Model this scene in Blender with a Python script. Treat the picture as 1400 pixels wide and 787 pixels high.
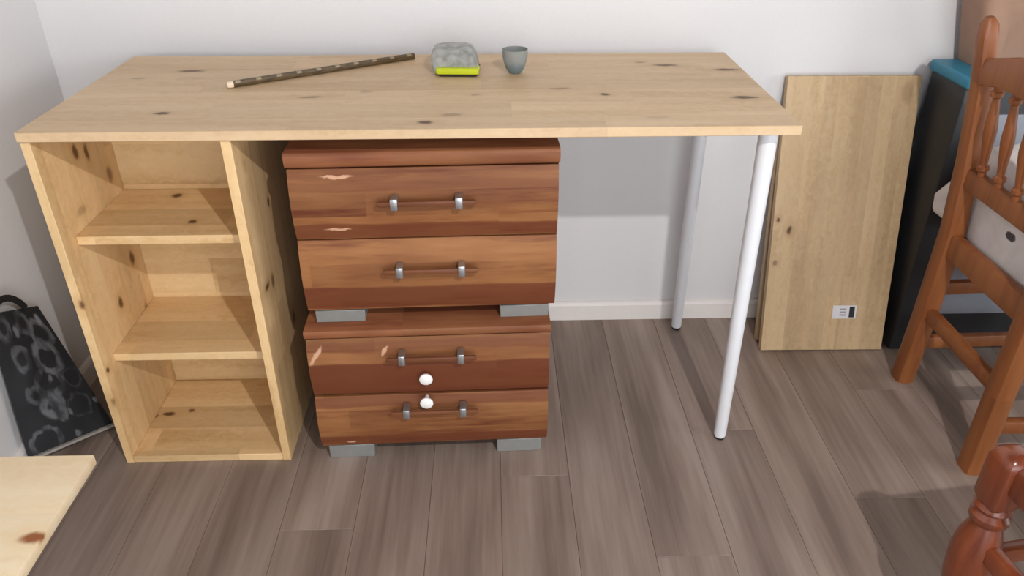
import bpy, bmesh, math, random
from mathutils import Vector, Matrix, noise
random.seed(7)
for o in list(bpy.data.objects): bpy.data.objects.remove(o, do_unlink=True)
S = bpy.context.scene
COL = S.collection

# ------------------------------------------------------------------ camera
YAW, PITCH, ROLL, FPX = .0257, .5318, -.0007, 1061.49
fw = Vector((math.sin(YAW)*math.cos(PITCH), math.cos(YAW)*math.cos(PITCH), -math.sin(PITCH)))
rt = Vector((math.cos(YAW), -math.sin(YAW), 0)); up = rt.cross(fw)
rt, up = rt*math.cos(ROLL)+up*math.sin(ROLL), up*math.cos(ROLL)-rt*math.sin(ROLL)
cam = bpy.data.cameras.new('camera'); camo = bpy.data.objects.new('camera', cam); COL.objects.link(camo)
M = Matrix((rt, up, -fw)).transposed().to_4x4(); M.translation = (.8025, -1.2794, 1.1871)
camo.matrix_world = M
cam.sensor_width = 36; cam.lens = FPX/1400*36; cam.clip_start = .02
S.camera = camo
# ------------------------------------------------------------------ world, lamp, exposure
W = bpy.data.worlds.new('room_light'); S.world = W; W.use_nodes = True
bg = W.node_tree.nodes['Background']; bg.inputs[0].default_value = (.90, .945, 1, 1); bg.inputs[1].default_value = .07
ld = bpy.data.lights.new('ceiling_lamp', 'POINT'); ld.energy = 102; ld.color = (1, .965, .94); ld.shadow_soft_size = .018
lo = bpy.data.objects.new('ceiling_lamp', ld); COL.objects.link(lo); lo.location = (1.35, -1.645, 1.95)
wd = bpy.data.lights.new('added_front_fill', 'AREA'); wd.shape = 'RECTANGLE'; wd.size = 3.2; wd.size_y = 1.9; wd.energy = 88; wd.color = (.93, .97, 1)  # added fill light behind the camera, lifts the shade under the desk
wo = bpy.data.objects.new('added_front_fill', wd); COL.objects.link(wo); wo.location = (1.6, -3.4, 1.0); wo.rotation_euler = (math.radians(90), 0, math.radians(15))
sd = bpy.data.lights.new('added_side_fill', 'AREA'); sd.shape = 'RECTANGLE'; sd.size = 2.4; sd.size_y = 1.8; sd.energy = 75; sd.color = (.96, .985, 1)  # invented fill from far right, added to brighten the left wall
so = bpy.data.objects.new('added_side_fill', sd); COL.objects.link(so); so.location = (5.0, -1.5, 1.3); so.rotation_euler = (math.radians(90), 0, math.radians(72))
S.view_settings.view_transform = 'Standard'; S.view_settings.look = 'None'
S.view_settings.exposure = 0; S.view_settings.gamma = 1; S.view_settings.use_curve_mapping = False

# ------------------------------------------------------------------ materials
def srgb(r, g, b):
    f = lambda c: (c/255/12.92) if c/255 <= .04045 else ((c/255+.055)/1.055)**2.4
    return (f(r), f(g), f(b), 1)
class NT:
    def __init__(s, name):
        s.m = bpy.data.materials.new(name); s.m.use_nodes = True
        s.t = s.m.node_tree; s.b = s.t.nodes['Principled BSDF']
    def n(s, typ, **k):
        x = s.t.nodes.new(typ)
        for a, v in k.items(): setattr(x, a, v)
        return x
    def l(s, a, b): s.t.links.new(a, b)
    def math(s, op, a, b=None, c=None):
        x = s.n('ShaderNodeMath', operation=op)
        for i, v in enumerate((a, b, c)):
            if v is None: continue
            if isinstance(v, (int, float)): x.inputs[i].default_value = v
            else: s.l(v, x.inputs[i])
        return x.outputs[0]
    def vmath(s, op, a, b=None):
        x = s.n('ShaderNodeVectorMath', operation=op)
        for i, v in enumerate((a, b)):
            if v is None: continue
            if isinstance(v, (tuple, list, Vector)): x.inputs[i].default_value = v
            else: s.l(v, x.inputs[i])
        return x.outputs['Value'] if op == 'LENGTH' else x.outputs[0]
    def noise(s, vec, scale, detail=3, rough=.5):
        x = s.n('ShaderNodeTexNoise'); x.inputs['Scale'].default_value = scale
        x.inputs['Detail'].default_value = detail; x.inputs['Roughness'].default_value = rough
        s.l(vec, x.inputs['Vector']); return x
    def ramp(s, fac, stops):
        x = s.n('ShaderNodeValToRGB'); e = x.color_ramp.elements
        while len(e) < len(stops): e.new(.5)
        for k, (p, c) in zip(e, stops): k.position = p; k.color = c if len(c) == 4 else (*c, 1)
        s.l(fac, x.inputs[0]); return x.outputs[0]
    def mix(s, fac, a, b, mode='MIX'):
        x = s.n('ShaderNodeMix', data_type='RGBA', blend_type=mode)
        for i, v in ((0, fac), (6, a), (7, b)):
            if isinstance(v, (int, float)): x.inputs[i].default_value = v
            elif isinstance(v, (tuple, list)): x.inputs[i].default_value = v
            else: s.l(v, x.inputs[i])
        return x.outputs[2]
    def maprange(s, v, a, b, c=0, d=1, smooth=True):
        x = s.n('ShaderNodeMapRange')
        if smooth: x.interpolation_type = 'SMOOTHSTEP'
        for i, q in ((1, a), (2, b), (3, c), (4, d)): x.inputs[i].default_value = q
        s.l(v, x.inputs[0]); return x.outputs[0]
    def obj(s): return s.n('ShaderNodeTexCoord').outputs['Object']
    def set(s, color=None, rough=None, metal=None, bump=None, dist=.001, strength=.4, **k):
        def put(name, v):
            if isinstance(v, (int, float, tuple, list)): s.b.inputs[name].default_value = v
            else: s.l(v, s.b.inputs[name])
        if color is not None: put('Base Color', color)
        if rough is not None: put('Roughness', rough)
        if metal is not None: put('Metallic', metal)
        if bump is not None:
            x = s.n('ShaderNodeBump'); x.inputs['Distance'].default_value = dist; x.inputs['Strength'].default_value = strength
            s.l(bump, x.inputs['Height']); s.l(x.outputs[0], s.b.inputs['Normal'])
        for a, v in k.items(): put(a.replace('_', ' '), v)
        return s.m

def plain(name, c, rough=.5, metal=0, nscale=60, var=.06, bump=.0006, **k):
    t = NT(name); co = t.obj(); nz = t.noise(co, nscale, 4)
    lo_ = tuple(x*(1-var) for x in c[:3])+(1,); hi = tuple(min(1, x*(1+var)) for x in c[:3])+(1,)
    return t.set(t.ramp(nz.outputs['Fac'], [(.3, lo_), (.7, hi)]), rough, metal, nz.outputs['Fac'], bump, .25, **k)

def wood(name, base, dark, light, axis=0, across=1, stave=.075, knots=(), rough=.45, fine=(1, 0), stave_var=.5, seed=0.0, knot_c=(88, 56, 30), scuffs=(), streak=.5, broad=0, coat=0, bands=(), spec=.5):
    """grain along `axis`, glued staves counted along `across`; knots: (x,y,z,half-length,half-width,strength)"""
    t = NT(name); co = t.obj()
    sep = t.n('ShaderNodeSeparateXYZ'); t.l(co, sep.inputs[0])
    sid = t.math('FLOOR', t.math('DIVIDE', t.math('ADD', sep.outputs[across], 5.0+seed*.013), stave))
    # staves broken along their length like finger-jointed strips
    wn = t.n('ShaderNodeTexWhiteNoise', noise_dimensions='1D'); t.l(sid, wn.inputs['W'])
    seg = t.math('FLOOR', t.math('ADD', t.math('DIVIDE', sep.outputs[axis], .55), t.math('MULTIPLY', wn.outputs['Value'], 7)))
    wn2 = t.n('ShaderNodeTexWhiteNoise', noise_dimensions='2D')
    cb = t.n('ShaderNodeCombineXYZ'); t.l(sid, cb.inputs[0]); t.l(seg, cb.inputs[1]); t.l(cb.outputs[0], wn2.inputs['Vector'])
    rnd = wn2.outputs['Value']
    sc = [9, 9, 9]; sc[axis] = .9
    v = t.vmath('MULTIPLY', co, tuple(sc))
    off = t.n('ShaderNodeCombineXYZ'); t.l(t.math('MULTIPLY', rnd, 23), off.inputs[0]); t.l(t.math('MULTIPLY', rnd, 11), off.inputs[1]); off.inputs[2].default_value = seed
    v = t.vmath('ADD', v, off.outputs[0])
    # knots bend the grain
    kmask = None; halo = None
    if knots:
        dn = t.noise(co, 45, 2); dv = t.vmath('MULTIPLY', t.vmath('SUBTRACT', dn.outputs['Color'], (.5, .5, .5)), (.012, .012, .012))
        kco = t.vmath('ADD', co, dv)
        for (x, y, z, a, b, s_) in knots:
            a, b, s_ = a*1.1, b*1.35, min(1, s_*1.2)
            inv = [1/b]*3; inv[axis] = 1/a
            d = t.vmath('LENGTH', t.vmath('MULTIPLY', t.vmath('SUBTRACT', kco, (x, y, z)), tuple(inv)))
            k = t.maprange(d, 1.0, .35, 0, s_); h = t.maprange(d, 2.4, .6, 0, s_*.65)
            kmask = k if kmask is None else t.math('MAXIMUM', kmask, k)
            halo = h if halo is None else t.math('MAXIMUM', halo, h)
        v = t.vmath('ADD', v, t.vmath('MULTIPLY', dv, (20, 20, 20)))
    g1 = t.noise(v, 2.2, 5, .6); g2 = t.noise(t.vmath('MULTIPLY', v, (4, 4, 4)), 3.0, 4, .6)
    g = t.math('ADD', t.math('MULTIPLY', g1.outputs['Fac'], 1-streak*.5), t.math('MULTIPLY', g2.outputs['Fac'], streak*.5))
    c = t.ramp(g, [(.32, dark), (.5, base), (.68, light)])
    sv = t.maprange(rnd, 0, 1, 1-stave_var*.22, 1+stave_var*.14, False)
    cc = t.n('ShaderNodeCombineXYZ')
    for i in range(3): t.l(sv, cc.inputs[i])
    c = t.mix(1.0, c, cc.outputs[0], 'MULTIPLY')
    if broad:
        bz = t.noise(t.vmath('MULTIPLY', co, tuple(.35 if i == axis else 1 for i in range(3))), 9, 2)
        c = t.mix(t.maprange(bz.outputs['Fac'], .42, .62, 0, broad), c, dark)
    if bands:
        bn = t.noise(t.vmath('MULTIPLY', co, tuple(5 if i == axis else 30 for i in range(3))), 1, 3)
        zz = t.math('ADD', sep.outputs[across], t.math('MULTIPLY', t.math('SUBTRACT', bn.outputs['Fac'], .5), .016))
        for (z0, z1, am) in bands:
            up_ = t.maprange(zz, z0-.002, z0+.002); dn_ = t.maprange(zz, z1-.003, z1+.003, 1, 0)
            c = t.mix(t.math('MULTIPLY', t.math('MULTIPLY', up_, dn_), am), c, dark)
    if knots:
        c = t.mix(halo, c, dark); c = t.mix(kmask, c, srgb(*knot_c))
    if scuffs:
        dn = t.noise(co, 70, 2); kco = t.vmath('ADD', co, t.vmath('MULTIPLY', t.vmath('SUBTRACT', dn.outputs['Color'], (.5, .5, .5)), (.012, .012, .012)))
        for (x, z, a, b, ang) in scuffs:
            r = t.n('ShaderNodeVectorRotate', rotation_type='Y_AXIS'); t.l(t.vmath('SUBTRACT', kco, (x, 0, z)), r.inputs['Vector']); r.inputs['Angle'].default_value = ang
            d = t.vmath('LENGTH', t.vmath('MULTIPLY', r.outputs[0], (1/a, 0, 1/b)))
            c = t.mix(t.maprange(d, 1.0, .5, 0, .75), c, srgb(214, 168, 138))
    t.b.inputs['Specular IOR Level'].default_value = spec
    return t.set(c, rough, None, g, .0008, .25, **({'Coat_Weight': coat, 'Coat_Roughness': .2} if coat else {}))

PB, PD, PL = srgb(205, 174, 130), srgb(183, 148, 102), srgb(219, 192, 150)
YB, YD, YL = srgb(217, 182, 133), srgb(197, 158, 108), srgb(227, 196, 149)
m_wall = plain('white_wall_paint', srgb(213, 211, 212), .75, nscale=140, var=.012, bump=.0005)
m_base = plain('white_baseboard_paint', srgb(224, 218, 214), .45, nscale=60, var=.015, bump=.0002)
m_white = plain('white_lacquered_steel', srgb(226, 227, 231), .35, nscale=40, var=.015, bump=.0001)
m_black = plain('black_rubber', srgb(26, 26, 28), .6)
m_chrome = plain('satin_chrome', srgb(176, 178, 180), .3, .85, var=.03, bump=.0001)
m_foot = plain('grey_metallic_plastic', srgb(132, 132, 129), .45, .2, var=.04, bump=.0001)
m_knobw = plain('white_plastic', srgb(236, 233, 230), .4, var=.01, bump=.0001)
m_charcoal = plain('charcoal_plastic', srgb(40, 41, 45), .45, var=.05, bump=.0003)
m_greyfront = plain('blue_grey_plastic', srgb(140, 144, 154), .5, var=.03, bump=.0002)
m_teal = plain('teal_plastic', srgb(38, 124, 152), .4, var=.05, bump=.0002)
m_lime = plain('lime_plastic', srgb(190, 202, 38), .4, var=.03, bump=.0001)
m_dark = plain('dark_plastic', srgb(45, 44, 38), .5)
m_paper = plain('brown_kraft_paper', srgb(156, 124, 104), .8, nscale=14, var=.09, bump=.003)
t = NT('white_cotton'); co = t.obj(); nz = t.noise(co, 25, 4); kn = t.noise(co, 60, 2)
kd = t.vmath('LENGTH', t.vmath('MULTIPLY', t.vmath('ADD', t.vmath('SUBTRACT', co, (1.853, .098, .480)), t.vmath('MULTIPLY', t.vmath('SUBTRACT', kn.outputs['Color'], (.5, .5, .5)), (.01, .01, .01))), (1/.03, 1/.021, 1/.011)))
m_cloth = t.set(t.mix(t.maprange(kd, 1.0, .7, 0, .95), t.ramp(nz.outputs['Fac'], [(.3, srgb(220, 214, 211)), (.7, srgb(232, 228, 226))]), srgb(52, 50, 52)), .85, None, nz.outputs['Fac'], .002, .25)
m_print = plain('black_print', srgb(38, 36, 38), .8)
m_stickw = plain('pale_stick_end', srgb(226, 205, 180), .6)
m_sticker = plain('sticker_paper', srgb(206, 203, 206), .5, var=.02, bump=.0001)
m_ink = plain('sticker_ink', srgb(24, 24, 26), .5)
m_inkg = plain('sticker_grey_ink', srgb(150, 146, 150), .5)
m_rush = wood('woven_rush', srgb(176, 138, 84), srgb(136, 100, 56), srgb(196, 160, 104), 0, 1, .012, rough=.8)

# floor planks: brown-grey laminate, streaks along the plank, each plank its own shift
t = NT('grey_brown_laminate'); co = t.obj(); oi = t.n('ShaderNodeObjectInfo')
off = t.n('ShaderNodeCombineXYZ'); t.l(t.math('MULTIPLY', oi.outputs['Random'], 40), off.inputs[0]); t.l(t.math('MULTIPLY', oi.outputs['Random'], 17), off.inputs[1])
v = t.vmath('ADD', t.vmath('MULTIPLY', co, (8, .8, 1)), off.outputs[0])
n1 = t.noise(v, 1.6, 3, .5); n2 = t.noise(t.vmath('MULTIPLY', v, (5, 2.2, 1)), 2.0, 4, .6)
g = t.math('ADD', t.math('MULTIPLY', n1.outputs['Fac'], .7), t.math('MULTIPLY', n2.outputs['Fac'], .3))
c = t.ramp(g, [(.34, srgb(112, 96, 86)), (.48, srgb(136, 118, 107)), (.64, srgb(158, 141, 130))])
sv = t.maprange(oi.outputs['Random'], 0, 1, .9, 1.08, False); cc = t.n('ShaderNodeCombineXYZ')
for i in range(3): t.l(sv, cc.inputs[i])
m_floor = t.set(t.mix(1.0, c, cc.outputs[0], 'MULTIPLY'), t.maprange(g, .3, .7, .5, .38), None, g, .0006, .2)
m_sub = plain('dark_underlay', srgb(70, 60, 54), .8)

# ------------------------------------------------------------------ mesh helpers
def link(name, bm, mat, parent=None, loc=None, smooth=True, ang=40):
    bmesh.ops.recalc_face_normals(bm, faces=bm.faces)
    me = bpy.data.meshes.new(name); bm.to_mesh(me); bm.free()
    for q in (mat if isinstance(mat, (list, tuple)) else [mat]): me.materials.append(q)
    if smooth:
        for p in me.polygons: p.use_smooth = True
        me.set_sharp_from_angle(angle=math.radians(ang))
    o = bpy.data.objects.new(name, me); COL.objects.link(o)
    if loc: o.location = loc
    if parent: o.parent = parent
    return o
def B(): return bmesh.new()
def box(bm, lo, hi, bev=0, seg=1, mtx=None):
    c = [(a+b)/2 for a, b in zip(lo, hi)]; d = [b-a for a, b in zip(lo, hi)]
    r = bmesh.ops.create_cube(bm, size=1, matrix=Matrix.Translation(c) @ Matrix.Diagonal((*d, 1)))
    vs = r['verts']
    if bev:
        es = list({e for v_ in vs for e in v_.link_edges})
        q = bmesh.ops.bevel(bm, geom=es, offset=bev, segments=seg, affect='EDGES', profile=.5)
        vs = list({v_ for f in q['faces'] for v_ in f.verts} | {v_ for v_ in vs if v_.is_valid})
    if mtx: bmesh.ops.transform(bm, matrix=mtx, verts=vs)
    return bm
def loft(bm, rings, cap=True, closed=True):
    R = [[bm.verts.new(p) for p in r] for r in rings]; n = len(R[0])
    for a, b in zip(R, R[1:]):
        for i in range(n if closed else n-1):
            bm.faces.new((a[i], a[(i+1) % n], b[(i+1) % n], b[i]))
    if cap: bm.faces.new(list(reversed(R[0]))); bm.faces.new(R[-1])
    return bm
def frames(pts):
    pts = [Vector(p) for p in pts]; out = []
    for i, p in enumerate(pts):
        d = (pts[min(i+1, len(pts)-1)]-pts[max(i-1, 0)]).normalized(); out.append((p, d))
    return out
def tube(bm, pts, rad, seg=16, ref=(1, 0, 0)):
    rings = []
    for i, (p, d) in enumerate(frames(pts)):
        r = rad[i] if isinstance(rad, (list, tuple)) else rad
        a = Vector(ref); a = (a-d*a.dot(d)).normalized(); b = d.cross(a)
        rings.append([p+(a*math.cos(k*2*math.pi/seg)+b*math.sin(k*2*math.pi/seg))*r for k in range(seg)])
    return loft(bm, rings)
def bar(bm, pts, w, h, ref, rnd=.25):
    """swept rounded-rectangle section: w along ref, h across"""
    rings = []
    for i, (p, d) in enumerate(frames(pts)):
        ww = w[i] if isinstance(w, (list, tuple)) else w; hh = h[i] if isinstance(h, (list, tuple)) else h
        a = Vector(ref); a = (a-d*a.dot(d)).normalized(); b = d.cross(a); r = min(ww, hh)*rnd
        pr = []
        for sx, sy, a0 in ((1, 1, 0), (-1, 1, 90), (-1, -1, 180), (1, -1, 270)):
            for q in (0, 45, 90):
                an = math.radians(a0+q); pr.append((sx*(ww/2-r)+r*math.cos(an), sy*(hh/2-r)+r*math.sin(an)))
        rings.append([p+a*x+b*y for x, y in pr])
    return loft(bm, rings)
def empty(name, loc, rz=0):
    o = bpy.data.objects.new(name, None); o.location = loc; o.rotation_euler = (0, 0, rz); o.empty_display_size = .05; COL.objects.link(o); return o
def tag(o, label, cat, group=None):
    o['label'] = label; o['category'] = cat
    if group: o['group'] = group
    return o
def struct(o): o['kind'] = 'structure'; return o

# ------------------------------------------------------------------ setting
XL, YB_, XR, YF, ZC = -.215, .566, 3.2, -2.6, 2.5
struct(link('wall_back', box(B(), (XL-.1, YB_, 0), (XR, YB_+.1, ZC)), m_wall, smooth=False))
struct(link('wall_left', box(B(), (XL-.1, YF, 0), (XL, YB_, ZC)), m_wall, smooth=False))
fl = struct(link('floor', box(B(), (XL-.1, YF, -.06), (XR, YB_+.1, -.009)), m_sub, smooth=False))
def profile_board(name, p0, p1, nrm):
    prof = [(0, 0), (.011, 0), (.011, .046), (.008, .054), (.003, .0575), (0, .0575)]
    rings = [[Vector(p)+Vector(nrm)*a+Vector((0, 0, z)) for a, z in prof] for p in (p0, p1)]
    return struct(link(name, loft(B(), rings), m_base, ang=20))
profile_board('baseboard_back', (XL, YB_, 0), (XR, YB_, 0), (0, -1, 0))
profile_board('baseboard_left', (XL, YF, 0), (XL, YB_-.011, 0), (1, 0, 0))
PWD, PLN = .146, 1.25
pm = None; x = XL+.003; col = 0
while x < XR:
    y = YB_-.002+((col*.43) % 1.0)*-PLN+PLN*0; ys = []
    cur = YB_-.002
    first = PLN*(.25+.75*((col*.618) % 1))
    L = first
    while cur > YF:
        ln = min(L, cur-YF)
        if ln < .02: break
        w = min(PWD, XR-x)
        o = link('floor_plank', box(B(), (0, -ln, -.009), (w-.0006, -.0006, 0), .0005), m_floor, fl, (x, cur, 0), smooth=False)
        cur -= L; L = PLN
    x += PWD; col += 1

# ------------------------------------------------------------------ desk
desk = tag(empty('desk', (0, 0, 0)), 'long pine desk with white legs at right and open shelf unit at left', 'desk')
H, T = .75, .0175
top_knots = [(.168, .386, .75, .034, .009, .75), (.078, .332, .75, .02, .006, .35), (.209, .099, .75, .017, .007, .95), (.457, .19, .75, .03, .007, .5), (.556, .225, .75, .02, .009, .25),
  (.686, .036, .75, .018, .008, .95), (.729, .076, .75, .026, .009, .35), (.77, .195, .75, .012, .006, .3), (.935, .235, .75, .026, .007, .4), (1.02, .193, .75, .014, .008, .95),
  (1.179, .405, .75, .034, .009, .7), (1.128, .431, .75, .018, .008, .35), (1.301, .366, .75, .036, .008, .95), (1.283, .166, .75, .034, .009, .8), (1.096, .053, .75, .03, .008, .15)]
m_top = wood('pine_top', srgb(206, 176, 139), srgb(190, 158, 119), srgb(215, 188, 152), 0, 1, .085, top_knots, rough=.5, stave_var=.35, seed=3, streak=.4)
link('tabletop', box(B(), (-.004, 0, H-T), (1.337, .515, H), .0012, 1), m_top, desk)
lk = [(.012, .139, .664, .02, .01, .9), (.012, .177, .649, .022, .008, .9), (.012, .24, .578, .02, .012, .6), (.012, .004, .402, .014, .01, .9), (.012, .238, .246, .03, .008, .6), (.012, .14, .33, .016, .009, .9),
      (.012, .022, .241, .008, .006, .9), (.012, .16, .20, .018, .008, .9), (.012, -.001, .165, .018, .012, .8), (.012, .235, .385, .02, .011, .95), (.012, .1, .56, .012, .02, .3)]
m_left = wood('pine_left_panel', YB, YD, YL, 2, 1, .07, lk, rough=.5, seed=11, stave_var=.7, knot_c=(104, 66, 30))
m_right = wood('pine_right_panel', YB, YD, YL, 2, 1, .07, [(.34, .06, .41, .01, .02, .9), (.352, .16, .55, .012, .008, .8), (.352, .1, .4, .02, .012, .6), (.352, .2, .25, .02, .012, .6), (.352, .33, .52, .02, .012, 1)], rough=.5, seed=17, stave_var=.6)
m_shelf = wood('pine_shelf', YB, YD, YL, 0, 1, .075, [(.137, .245, .527, .013, .01, .85), (.213, .115, .527, .011, .009, .95), (.04, .15, .018, .02, .007, .8), (.008, .145, .018, .011, .007, 1), (.089, .162, .018, .009, .006, .7)], rough=.5, seed=23, stave_var=.6)
m_back = wood('pine_back_panel', YB, YD, YL, 0, 2, .09, [(.22, .28, .12, .02, .01, .3)], rough=.5, seed=31, stave_var=.7)
uy = .0085
link('side_panel', box(B(), (-.005, uy, 0), (.012, .505, H-T), .001), m_left, desk)
link('side_panel', box(B(), (.334, uy, 0), (.352, .505, H-T), .001), m_right, desk)
link('bottom_panel', box(B(), (.012, uy+.001, .0), (.334, .282, .018), .001), m_shelf, desk)
for z in (.239, .509): link('shelf', box(B(), (.012, .055, z), (.334, .282, z+.018), .001), m_shelf, desk)
link('back_panel', box(B(), (.012, .282, 0), (.334, .294, H-T), .0005), m_back, desk)
for (bx, by, tx, ty) in ((1.308, .058, 1.300, .056), (1.303, .507, 1.301, .505)):
    lg = link('leg', tube(B(), [(bx, by, .006), (bx, by, .010), (bx+(tx-bx)*.5, by, .36), (tx, ty, H-T-.004)], [.0125, .0135, .0155, .0175], 24), m_white, desk)
    link('foot_cap', tube(B(), [(bx, by, 0), (bx, by, .0065)], [.0115, .0125], 20), m_black, lg)
    link('mount_plate', tube(B(), [(tx, ty, H-T-.005), (tx, ty, H-T)], .03, 24), m_white, lg)

# ------------------------------------------------------------------ drawer chests
m_bar = wood('dark_plum_wood', srgb(112, 68, 44), srgb(92, 50, 32), srgb(126, 78, 50), 0, 2, .5, rough=.45, seed=5, spec=.25)
m_ches = wood('plum_wood', srgb(132, 82, 54), srgb(98, 50, 34), srgb(148, 98, 64), 0, 2, .046, rough=.5, seed=41, stave_var=.9, streak=.6, broad=.5, spec=.22)
def chest(loc, rz, W_, foot, h, slab, d1, d2, D, label, scu, front_seed, bands, hz, hx, tops=.001):
    root = tag(empty('drawer_chest', loc, rz), label, 'drawers', 'stacked two-drawer chests under the desk')
    m = m_ches
    mf = wood('plum_wood_front', srgb(144, 96, 58), srgb(98, 48, 31), srgb(158, 110, 70), 0, 2, .05, rough=.5, seed=front_seed, stave_var=.8, streak=.6, broad=.35, scuffs=scu, bands=bands, spec=.22)
    # carcass: sides, back, floor in one shell
    b = B()
    box(b, (0, .016, foot), (.016, D, slab), .0008); box(b, (W_-.016, .016, foot), (W_, D, slab), .0008)
    box(b, (.016, D-.01, foot), (W_-.016, D, slab)); box(b, (.016, .02, foot), (W_-.016, D-.01, foot+.014))
    link('carcass', b, m, root)
    # top slab with rounded nose
    b = B(); th = h-slab; n = 7
    prof = [(D, slab), (D, h)]+[(.004-th*.18*math.sin(a), slab+th/2+th/2*math.cos(a)) for a in [math.pi*i/n for i in range(n+1)]]
    loft(b, [[(xx, p[0], p[1]) for p in prof] for xx in (-tops, W_+tops)])
    link('top_panel', b, m, root, ang=50)
    for k, (z0, z1) in enumerate((d1, d2)):
        b = B(); rings = []; hh = z1-z0
        pf = []
        for i in range(11):                      # bowed front, fullest a little above the middle
            u = i/10; pf.append((.006-.011*math.sin(math.pi*min(1, max(0, u)))**.8, z0+hh*u))
        pf += [(.018, z1), (.018, z0)]
        for xx in (0.001, W_-.001): rings.append([(xx, p[0], p[1]) for p in pf])
        loft(b, rings)
        box(b, (.022, .018, z0+.012), (W_-.022, D-.03, z1-.02))
        dr = link('drawer', b, mf, root, ang=35)
        zc = hz[k]; xc = W_/2+hx
        hd = link('handle', bar(B(), [(xc-.09, -.024, zc), (xc-.086, -.024, zc), (xc+.086, -.024, zc), (xc+.09, -.024, zc)], [.004, .008, .008, .004], [.008, .011, .011, .008], (0, 1, 0), .4), m_bar, dr); hd['label'] = 'plum brown bar handle'
        for s in (-1, 1):
            b = B(); xx = xc+s*.0585
            box(b, (xx-.007, -.031, zc-.011), (xx+.007, -.003, zc+.012), .0025, 2)
            c_ = link('handle_clip', b, m_chrome, dr); c_['label'] = 'small satin chrome handle clip'
    for fx in (.012, W_-.012-.098):
        for fy in (.012, D-.07):
            f_ = link('foot', box(B(), (fx, fy, 0), (fx+.098, fy+.055, foot), .0015), m_foot, root); f_['label'] = 'grey block foot'
    return root
RZ = math.radians(1.6)
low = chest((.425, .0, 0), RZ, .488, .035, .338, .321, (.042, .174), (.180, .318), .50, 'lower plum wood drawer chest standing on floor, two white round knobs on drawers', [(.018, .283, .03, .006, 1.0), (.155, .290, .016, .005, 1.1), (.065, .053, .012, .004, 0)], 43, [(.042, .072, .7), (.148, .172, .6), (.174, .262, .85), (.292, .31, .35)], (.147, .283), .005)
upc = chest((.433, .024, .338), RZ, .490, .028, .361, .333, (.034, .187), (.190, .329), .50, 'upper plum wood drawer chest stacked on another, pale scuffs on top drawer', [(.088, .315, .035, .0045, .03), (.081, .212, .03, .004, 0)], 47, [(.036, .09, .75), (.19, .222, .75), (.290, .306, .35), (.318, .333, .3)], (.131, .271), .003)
def find_drawers(r): return [c for c in r.children if c.name.startswith('drawer') and c.type == 'MESH']
dl = find_drawers(low)
for dr, (kx, kz) in zip((dl[1], dl[0]), ((.235, .229), (.233, .168))):
    b = B(); pr = [(.0, .004), (.004, .004), (.0045, -.008), (.010, -.012), (.0135, -.017), (.0135, -.020), (.010, -.023), (.0, -.024)]
    rings = [[(kx+r_*math.cos(a), y_, kz+r_*math.sin(a)) for a in [k*2*math.pi/20 for k in range(20)]] for r_, y_ in ((max(r_, .0004), y_) for r_, y_ in pr)]
    k_ = link('knob', loft(b, rings), m_knobw, dr); k_['label'] = 'white round knob'

# ------------------------------------------------------------------ leaning pine panels
m_pan = wood('pine_panel', srgb(186, 158, 120), srgb(168, 138, 100), srgb(196, 170, 134), 2, 0, .034, [(.010, 0, .352, .007, .0045, 1), (.043, 0, .326, .014, .0065, .9), (.015, 0, .24, .008, .006, .5), (.29, 0, .66, .03, .012, .25)], rough=.5, seed=53, stave_var=.5, streak=.7)
m_pan2 = wood('pine_panel_behind', srgb(182, 154, 116), srgb(164, 134, 96), srgb(192, 166, 130), 2, 0, .034, rough=.5, seed=59, stave_var=.5, streak=.7)
def panel(loc, tilt, rz, w, label, mat, hh=.7):
    o = link('pine_panel', box(B(), (0, 0, 0), (w, .018, hh), .001), mat); o.location = loc
    o.rotation_euler = (-tilt, 0, rz); tag(o, label, 'board'); return o
p1 = panel((1.502, .388, .0041), math.radians(12.7), math.radians(-.8), .320, 'pine board with small white sticker leaning against the wall, in front of another', m_pan)
p2 = panel((1.505, .437, .0033), math.radians(10.25), 0, .320, 'pine board mostly hidden behind the stickered board leaning on the wall', m_pan2, .60)
st = link('sticker', box(B(), (.178, -.0007, .088), (.240, .0002, .124)), m_sticker, p1, smooth=False); st['label'] = 'small white printed sticker'
b = B()
for i in range(3): box(b, (.197, -.0010, .096+i*.008), (.213, -.0005, .100+i*.008))
link('print_lines', b, m_inkg, st, smooth=False)
link('print_block', box(B(), (.2215, -.0011, .091), (.235, -.0005, .121)), m_ink, st, smooth=False)

# ------------------------------------------------------------------ things on the desk
a0, a1 = Vector((.281, .254, H+.0068)), Vector((.630, .474, H+.0068)); d = (a1-a0).normalized()
t = NT('dark_carved_wood'); co = t.obj(); sep = t.n('ShaderNodeSeparateXYZ'); t.l(co, sep.inputs[0])
nz = t.noise(t.vmath('MULTIPLY', co, (40, 200, 200)), 1, 3)
sp = t.noise(t.vmath('MULTIPLY', co, (55, 160, 160)), 1, 1)
c = t.ramp(nz.outputs['Fac'], [(.3, srgb(58, 44, 26)), (.7, srgb(98, 78, 48))])
saw = t.math('FRACT', t.math('DIVIDE', sep.outputs[0], .042))
dash = t.math('MULTIPLY', t.maprange(t.math('ABSOLUTE', t.math('SUBTRACT', saw, .5)), .16, .08), t.maprange(sep.outputs[2], .001, .004))
c = t.mix(t.math('MULTIPLY', dash, .6), c, srgb(178, 160, 128))
m_stick = t.set(c, .45)
b = B(); Ln = (a1-a0).length
bar(b, [(.012, 0, 0), (Ln*.5, 0, 0), (Ln, 0, 0)], .0115, .0125, (0, 1, 0), .3)
sk = link('stick', b, m_stick); sk.location = a0; sk.rotation_euler = (0, 0, math.atan2(d.y, d.x)); tag(sk, 'slim dark brown carved stick with one pale end lying on desk', 'stick')
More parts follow.
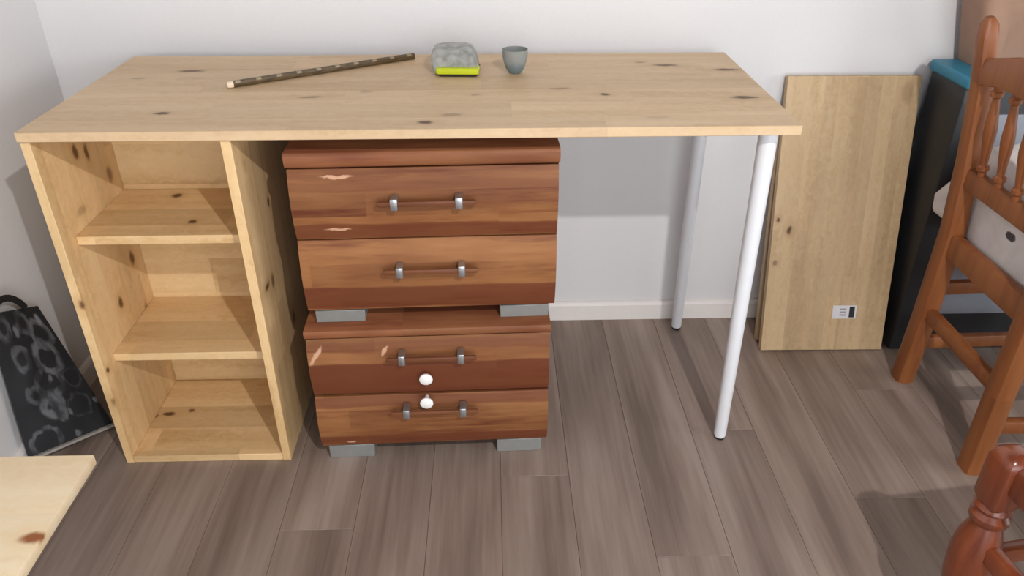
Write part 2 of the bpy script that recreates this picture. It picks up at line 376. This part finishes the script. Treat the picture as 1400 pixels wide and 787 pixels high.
e_ = link('stick_end', bar(B(), [(0, 0, 0), (.004, 0, 0), (.0119, 0, 0)], [.009, .0112, .0112], [.010, .0122, .0122], (0, 1, 0), .3), m_stickw, sk); e_['label'] = 'pale bare end'

t = NT('clear_grey_plastic'); co = t.obj(); nz = t.noise(co, 60, 3)
m_clear = t.set(t.ramp(nz.outputs['Fac'], [(.35, srgb(168, 170, 164)), (.65, srgb(206, 206, 202))]), .25, None, nz.outputs['Fac'], .002, .4, Transmission_Weight=.45, IOR=1.2)
m_inner = plain('grey_packed_content', srgb(140, 138, 130), .6, nscale=80, var=.25)
bx = tag(empty('plastic_box', (.731, .322, H), math.radians(-3)), 'small clear grey plastic box with lime green front edge on desk', 'box')
def rrect(x0, x1, y0, y1, z, r=.008, n=4):
    out = []
    for cx, cy, a0_ in ((x1-r, y1-r, 0), (x0+r, y1-r, 90), (x0+r, y0+r, 180), (x1-r, y0+r, 270)):
        for i in range(n+1):
            a_ = math.radians(a0_+90*i/n); out.append((cx+r*math.cos(a_), cy+r*math.sin(a_), z))
    return out
link('base', loft(B(), [rrect(-.039, .041, .003, .085, 0), rrect(-.042, .043, 0, .088, .006)]), m_dark, bx)
link('green_edge', loft(B(), [rrect(-.043, .044, -.001, .03, .006, .005), rrect(-.044, .045, -.002, .03, .008, .005), rrect(-.044, .045, -.002, .03, .016, .005), rrect(-.042, .043, 0, .03, .018, .005)]), m_lime, bx)
link('lid', loft(B(), [rrect(-.050, .041, .008, .090, .006), rrect(-.053, .039, .010, .092, .020), rrect(-.056, .034, .016, .092, .036, .010), rrect(-.053, .028, .028, .090, .047, .012), rrect(-.042, .02, .04, .084, .051, .012)]), m_clear, bx)
link('content', loft(B(), [rrect(-.036, .036, .034, .084, .019), rrect(-.034, .03, .036, .084, .034)]), m_inner, bx)
# cup
prof = [(.0, .0), (.011, .0), (.0135, .002), (.019, .010), (.0235, .022), (.0262, .034), (.0268, .049), (.0254, .0495), (.0246, .034), (.022, .023), (.017, .012), (.010, .007), (.0, .0065)]
t = NT('grey_blue_glaze'); co = t.obj(); sep = t.n('ShaderNodeSeparateXYZ'); t.l(co, sep.inputs[0]); nz = t.noise(co, 90, 3)
zz = t.math('ADD', sep.outputs[2], t.math('MULTIPLY', nz.outputs['Fac'], .012))
m_cup = t.set(t.ramp(t.maprange(zz, .018, .036), [(0, srgb(118, 134, 138)), (1, srgb(150, 153, 150))]), .3, Transmission_Weight=.2, IOR=1.3)
b = B(); loft(b, [[(max(r_, .0003)*math.cos(k*2*math.pi/32), max(r_, .0003)*math.sin(k*2*math.pi/32), z_) for k in range(32)] for r_, z_ in prof])
cp = link('cup', b, m_cup, loc=(.851, .352, H), ang=50); tag(cp, 'small round-bottomed grey blue cup on the desk', 'cup')

# ------------------------------------------------------------------ chairs (rush seat, turned parts)
m_chair = wood('orange_brown_wood', srgb(138, 80, 40), srgb(112, 58, 29), srgb(152, 94, 50), 2, 0, .5, rough=.45, seed=61, stave_var=.2, streak=.5)
m_chair2 = wood('red_brown_wood', srgb(122, 60, 33), srgb(96, 42, 23), srgb(136, 72, 41), 2, 0, .5, rough=.3, seed=67, stave_var=.2, streak=.4, coat=.25)
def rush_seat(name, corners, z, mat, root):
    """four woven triangles of rush, each strand a ridge"""
    b = B(); c = sum((Vector((*p, z-.004)) for p in corners), Vector())/4; n = 12
    for i in range(4):
        a_, b_ = Vector((*corners[i], z)), Vector((*corners[(i+1) % 4], z))
        for k in range(n):
            u0, u1 = k/n, (k+1)/n
            p = [a_.lerp(c, u0), b_.lerp(c, u0), b_.lerp(c, u1), a_.lerp(c, u1)]
            m0, m1 = p[0].lerp(p[3], .5)+Vector((0, 0, .006)), p[1].lerp(p[2], .5)+Vector((0, 0, .006))
            V = [b.verts.new(q) for q in (p[0], p[1], m1, m0, p[2], p[3])]
            b.faces.new((V[0], V[1], V[2], V[3])); b.faces.new((V[3], V[2], V[4], V[5]))
    lo_ = [b.verts.new((*p, z-.03)) for p in corners]; b.faces.new(lo_)
    hi_ = [b.verts.new((*p, z)) for p in corners]
    for i in range(4): b.faces.new((lo_[i], lo_[(i+1) % 4], hi_[(i+1) % 4], hi_[i]))
    return link(name, b, mat, root, smooth=False)
ch = tag(empty('dining_chair', (1.825, .10, 0)), 'orange-brown wooden chair with turned back spindles, white cushion on its seat', 'chair')
yl, yr, dp = .155, -.155, .36          # left post, right post (local y), seat depth along +x
for yy in (yl, yr):
    pts = [(0, yy+.012 if yy > 0 else yy, 0), (0, yy, .20), (0, yy-.004, .42), (-.014, yy-.004, .58), (-.034, yy-.004, .74), (-.053, yy-.003, .835), (-.058, yy-.003, .865), (-.060, yy-.003, .878)]
    link('rear_post', bar(B(), pts, [.048, .048, .047, .044, .041, .038, .032, .016], [.044, .045, .045, .040, .037, .035, .029, .014], (0, 1, 0), .28), m_chair, ch)
def sag(x0, z, n=7, drop=0): return [(x0, yl-.018+(yr-yl+.036)*i/(n-1), z+drop*math.sin(math.pi*i/(n-1))) for i in range(n)]
link('top_rail', bar(B(), sag(-.046, .775, drop=.022), .022, [.052, .055, .064, .07, .064, .055, .052], (1, 0, 0), .3), m_chair, ch)
link('back_rail', bar(B(), sag(-.012, .552), .022, .046, (1, 0, 0), .3), m_chair, ch)
link('seat_rail', bar(B(), sag(0, .390), .026, .058, (1, 0, 0), .25), m_chair, ch)
link('rear_stretcher', bar(B(), sag(0, .208), .022, .036, (1, 0, 0), .3), m_chair, ch)
for i in range(4):
    yy = .092-.061*i; a_, b_ = Vector((-.016, yy, .572)), Vector((-.042, yy*.96, .758+.012*math.sin(math.pi*(i+1)/5)))
    prof = [(0, .008), (.06, .008), (.08, .012), (.12, .012), (.14, .007), (.18, .0075), (.42, .0115), (.5, .0125), (.58, .0115), (.82, .0075), (.86, .007), (.88, .012), (.92, .012), (.94, .008), (1, .008)]
    link('spindle', tube(B(), [a_.lerp(b_, u) for u, _ in prof], [r_ for _, r_ in prof], 12), m_chair, ch)
for yy in (yl, yr):
    fx = dp
    pr = [(0, .014), (.05, .016), (.09, .021), (.13, .018), (.15, .022), (.17, .018), (.24, .021), (.30, .018), (.32, .022), (.34, .018), (.42, .021), (.435, .017), (.44, .006)]
    link('front_leg', tube(B(), [(fx, yy*1.08, z) for z, _ in pr], [r_ for _, r_ in pr], 16), m_chair, ch)
    for z in (.118, .27): link('side_stretcher', bar(B(), [(.012, yy, z), (fx*.5, yy*1.03, z), (fx-.012, yy*1.07, z)], .022, .034, (0, 1, 0), .3), m_chair, ch)
    link('side_seat_rail', bar(B(), [(.012, yy, .382), (fx*.5, yy*1.03, .382), (fx-.012, yy*1.07, .382)], .026, .045, (0, 1, 0), .25), m_chair, ch)
link('front_rail', bar(B(), [(fx, yl*1.08-.01, .382), (fx, 0, .382), (fx, yr*1.08+.01, .382)], .026, .045, (1, 0, 0), .25), m_chair, ch)
link('front_stretcher', bar(B(), [(fx, yl*1.08-.01, .24), (fx, 0, .24), (fx, yr*1.08+.01, .24)], .022, .034, (1, 0, 0), .3), m_chair, ch)
rush_seat('woven_seat', [(.005, yl-.005), (fx, yl*1.06), (fx, yr*1.06), (.005, yr+.005)], .396, m_rush, ch)
# cushion on the seat
b = bmesh.new(); bmesh.ops.create_cube(b, size=2); bmesh.ops.subdivide_edges(b, edges=b.edges, cuts=13, use_grid_fill=True)
CX0, CX1, CY0, CY1, CZ = 1.8425, 2.14, -.10, .372, .4095
for v_ in b.verts:
    p = v_.co.copy()
    ex, ey = max(0, 1-abs(p.x)**5)**.42, max(0, 1-abs(p.y)**4)**.5
    th = .045+.145*(.45+.55*ex)*(.35+.65*ey)*(1-.16*p.x)
    zz = (p.z+1)/2; rd = 1-.07*max(0, 2*zz-1)**4
    X = (CX0+CX1)/2+(CX1-CX0)/2*p.x*(1-.05*p.y**4)*rd; Y = (CY0+CY1)/2+(CY1-CY0)/2*p.y*(1-.05*p.x**4)*rd
    wr = noise.noise(Vector((X*13, Y*9, zz)))*.032+noise.noise(Vector((X*30+4, Y*22, zz*3)))*.011
    Z = CZ+th*zz+wr*zz
    X = X+wr*.5*min(1, zz*3)
    X = max(X, CX0+.009*max(0, 1-abs(Y-.255)/.04, 1-abs(Y+.055)/.04)**.3 if min(abs(Y-.255), abs(Y+.055)) < .04 else CX0)
    bl = max(0, min(1, (Y-.292)/.05)); bl = bl*bl*(3-2*bl); X -= bl*max(0, 1-(X-CX0)/.14)*.027*max(0, 1-(2*zz-1)**2)**.5
    v_.co = (X, min(Y, .374), max(Z, CZ))
cu = link('cushion', b, m_cloth, ang=80); tag(cu, 'crumpled white cushion lying on the chair seat against the spindles', 'cushion')

# near chair: turned front leg at seat height
c2 = tag(empty('rush_chair', (1.528, -.480, 0), math.radians(8)), 'glossy reddish wooden chair corner with turned leg, cut off at right', 'chair')
def turned(bm, x0, y0, prof, seg=20): return tube(bm, [(x0, y0, z) for z, _ in prof], [r_ for _, r_ in prof], seg)
tp = [(0, .014), (.03, .017), (.06, .022), (.075, .018), (.085, .024), (.10, .018), (.14, .022), (.19, .031), (.235, .034), (.27, .031), (.295, .024), (.305, .021), (.312, .027), (.322, .028), (.330, .022), (.338, .027), (.346, .023)]
SX, SY = .42, -.40
for (lx_, ly_) in ((0, 0), (0, SY)):
    l_ = link('front_leg', turned(B(), lx_, ly_, tp), m_chair2, c2)
    bb = B(); bar(bb, [(lx_, ly_, .342), (lx_, ly_, .352), (lx_, ly_, .425), (lx_, ly_, .436), (lx_, ly_, .442)], [.040, .050, .050, .042, .022], [.040, .050, .050, .042, .022], (1, 0, 0), .22)
    link('leg_block', bb, m_chair2, l_)
for ly_ in (0, SY):
    link('rear_post', bar(B(), [(SX, ly_, 0), (SX, ly_, .43), (SX+.03, ly_, .65), (SX+.06, ly_, .86), (SX+.062, ly_, .88)], [.04, .04, .036, .034, .02], [.04, .04, .036, .034, .02], (1, 0, 0), .28), m_chair2, c2)
    link('side_seat_rail', bar(B(), [(.022, ly_, .405), (SX-.018, ly_, .405)], .03, .05, (0, 1, 0), .25), m_chair2, c2)
    link('side_stretcher', bar(B(), [(.012, ly_, .225), (SX-.018, ly_, .225)], .022, .032, (0, 1, 0), .3), m_chair2, c2)
for x_, z_ in ((0, .405), (SX, .405)): link('cross_seat_rail', bar(B(), [(x_, -.022, z_), (x_, SY+.022, z_)], .03, .05, (1, 0, 0), .25), m_chair2, c2)
link('front_stretcher', bar(B(), [(0, -.012, .262), (0, SY+.012, .262)], .024, .034, (1, 0, 0), .3), m_chair2, c2)
for z_ in (.56, .78): link('back_rail', bar(B(), [(SX+.018+(z_-.56)*.14, -.015, z_), (SX+.018+(z_-.56)*.14, SY+.015, z_)], .022, .05, (1, 0, 0), .3), m_chair2, c2)
rush_seat('woven_seat', [(.012, -.012), (SX-.012, -.012), (SX-.012, SY+.012), (.012, SY+.012)], .428, m_rush, c2)

# ------------------------------------------------------------------ plastic tower with paper bag behind the chair
tw = tag(empty('storage_tower', (1.845, .388, 0)), 'tall charcoal plastic storage tower with teal lid behind the wooden chair', 'storage')
TW, TD = .46, .155
b = B(); box(b, (0, 0, 0), (TW, TD, .70), .006, 2); link('shell', b, m_charcoal, tw)
link('front_panel', box(B(), (.085, -.004, .112), (TW-.085, .002, .64), .004, 2), m_greyfront, tw)['label'] = 'blue grey front panel'
link('lid', box(B(), (-.006, -.012, .698), (TW+.006, TD+.004, .724), .006, 3), m_teal, tw)['label'] = 'teal lid'
for s in (): link('lid_clip', box(B(), (-.012 if s == 0 else TW+.002, .05, .665), (-.002 if s == 0 else TW+.012, .09, .705), .002), m_foot, tw)
# paper bag: lofted, wider at the top, creased
b = B(); rings = []; NZ, NA = 12, 48
for i in range(NZ+1):
    u = i/NZ; z = .7245+u*.40
    x0, x1 = 1.898-.052*min(1, u*1.9), 2.22; y0, y1 = .455-.045*min(1, u*1.9), .556
    r = []
    for k in range(NA):
        a = 2*math.pi*k/NA; ca, sa = math.cos(a), math.sin(a)
        ee = .28; xx = math.copysign(abs(ca)**ee, ca); yy = math.copysign(abs(sa)**ee, sa)
        p = Vector(((x0+x1)/2+(x1-x0)/2*xx, (y0+y1)/2+(y1-y0)/2*yy, z))
        cr = abs(noise.noise(Vector((p.x*11, p.z*6, p.y*5))))-.2
        p.y -= cr*.022*(1 if sa < 0 else -.1)*min(1, u*4+.2); p.x -= cr*.014*min(1, u*3)*(1 if ca < 0 else 0)
        r.append(p)
    rings.append(r)
loft(b, rings, cap=False); b.faces.new([v_ for v_ in b.verts][:NA])
bg_ = link('paper_bag', b, m_paper, ang=25); md = bg_.modifiers.new('thickness', 'SOLIDIFY'); md.thickness = .0012
tag(bg_, 'creased brown paper bag standing on the teal lid, top right', 'bag')

# ------------------------------------------------------------------ tote bag at the left wall
TR, BR, BL = Vector((-.190, .180, .300)), Vector((-.083, .133, .002)), Vector((-.196, -.012, .030)); TL = Vector((-.196, .03, .372))
t = NT('black_printed_fabric'); uvn = t.n('ShaderNodeUVMap'); uvn.uv_map = 'UVMap'; co = uvn.outputs[0]
wob = t.noise(co, 9, 3); kco = t.vmath('ADD', co, t.vmath('MULTIPLY', t.vmath('SUBTRACT', wob.outputs['Color'], (.5, .5, .5)), (.10, .10, 0)))
fade = t.noise(co, 6, 2)
mask = None
for (u, v_, ru, rv, wd, s_) in [(.758, .80, .17, .12, .30, .8), (.667, .64, .20, .13, .32, .9), (.53, .47, .20, .12, .26, .7), (.42, .305, .12, .08, .6, 1), (.50, .30, .08, .10, .5, .8), (.231, .081, .2, .12, .2, .9), (.55, .9, .12, .08, .4, .6), (.30, .68, .12, .09, .4, .6), (.28, .42, .1, .07, .4, .5), (.85, .45, .16, .1, .15, .25), (.75, .25, .18, .1, .15, .25), (.2, .9, .12, .1, .4, .6)]:
    d = t.vmath('LENGTH', t.vmath('MULTIPLY', t.vmath('SUBTRACT', kco, (u, v_, 0)), (1/ru, 1/rv, 0)))
    r = t.maprange(t.math('ABSOLUTE', t.math('SUBTRACT', d, .8)), wd, wd*.3, 0, s_)
    mask = r if mask is None else t.math('MAXIMUM', mask, r)
mask = t.math('MULTIPLY', mask, t.maprange(fade.outputs['Fac'], .36, .62, .15, 1))
for (u, v_, rr, s_) in [(.848, .906, .06, 1.5), (.975, .244, .03, 1.1), (.591, .051, .04, .8), (.608, .238, .035, .8), (.56, .49, .035, .8), (.40, .86, .05, 1)]:
    d = t.vmath('LENGTH', t.vmath('MULTIPLY', t.vmath('SUBTRACT', kco, (u, v_, 0)), (1/rr, 1/rr, 0)))
    mask = t.math('MAXIMUM', mask, t.maprange(d, 1.1, .4, 0, s_))
wv = t.noise(co, 160, 2)
m_tote = t.set(t.mix(t.math('MULTIPLY', mask, .43), srgb(27, 28, 32), srgb(150, 152, 158)), .7, None, wv.outputs['Fac'], .001, .3)
b = B(); uvl = b.loops.layers.uv.new('UVMap'); N = 16
nrm = (BR-BL).cross(TR-BL).normalized()
if nrm.x < 0: nrm = -nrm
def tote_pt(u, v_, side):
    p = BL.lerp(BR, u).lerp(TL.lerp(TR, u), v_)
    e = min(u, 1-u, v_+.05, 1.02-v_)*4; bul = min(1, max(0, e))
    wr = noise.noise(Vector((u*4, v_*5, 3)))*.006*bul
    if side: p = p+nrm*(.012*bul*(1-v_*.6)+wr)
    else:
        p = p-nrm*.003; p.x = p.x-.018*bul*(1-v_); 
    p.x = max(p.x, XL+.004 if p.z > .062 else XL+.0135); p.z = max(p.z, .001); return p
G = {}
for s in (0, 1):
    for i in range(N+1):
        for j in range(N+1):
            if s == 0 and (i in (0, N) or j in (0, N)): G[0, i, j] = None; continue
            G[s, i, j] = b.verts.new(tote_pt(i/N, j/N, s))
for i in range(N+1):
    for j in range(N+1):
        if G[0, i, j] is None: G[0, i, j] = G[1, i, j]
for s in (0, 1):
    for i in range(N):
        for j in range(N):
            q = [(i, j), (i+1, j), (i+1, j+1), (i, j+1)]
            f = b.faces.new([G[s, a, c_] for a, c_ in q])
            for lp, (a, c_) in zip(f.loops, q): lp[uvl].uv = (a/N, c_/N)
tote = link('tote_bag', b, m_tote, ang=80); tag(tote, 'black tote bag printed with grey ring shapes, leaning against the left wall', 'bag')
b = B(); 
hp = [BL.lerp(BR, i/8)+nrm*.006+Vector((0, 0, .004)) for i in range(9)]
bar(b, hp, .006, .010, (0, 0, 1), .3); h_ = link('bottom_hem', b, plain('grey_hem_tape', srgb(150, 144, 138), .7), tote); h_['label'] = 'light grey bottom hem'
b = B(); h0 = TL.lerp(TR, .72); h1 = TL.lerp(TR, .12)
pts = []
for i in range(13):
    u = i/12; p = h0.lerp(h1, u); p = p+Vector((0.004, 0, .03*math.sin(math.pi*u)**.7)); p.x = max(p.x, XL+.006); pts.append(p)
bar(b, pts, .004, .014, (1, 0, 0), .3); link('carry_handle', b, m_black, tote)

# ------------------------------------------------------------------ pine table corner, lower left
m_near = wood('pale_pine', srgb(246, 224, 188), srgb(236, 208, 166), srgb(250, 233, 202), 0, 1, .12, [(.300, .405, .0, .022, .018, .9)], rough=.5, seed=71, stave_var=.3, knot_c=(150, 88, 48))
tb = tag(empty('side_table', (-.17, -.62, 0)), 'pale pine board of a low table, dark knot at its edge, lower left corner', 'table')
b = B(); box(b, (-.035, -.35, .280), (.307, .325, .300), .003, 2)
m_near = wood('pale_pine', srgb(246, 224, 188), srgb(236, 208, 166), srgb(250, 233, 202), 0, 1, .12, [(.296, .150, .30, .026, .011, .95)], rough=.5, seed=71, stave_var=.3, knot_c=(150, 88, 48))
link('tabletop', b, m_near, tb)
for (x_, y_) in ((0, .16), (0, -.3), (.1, -.3), (.1, .0)): link('leg', box(B(), (x_-.018, y_-.018, 0), (x_+.018, y_+.018, .280), .002), m_near, tb)
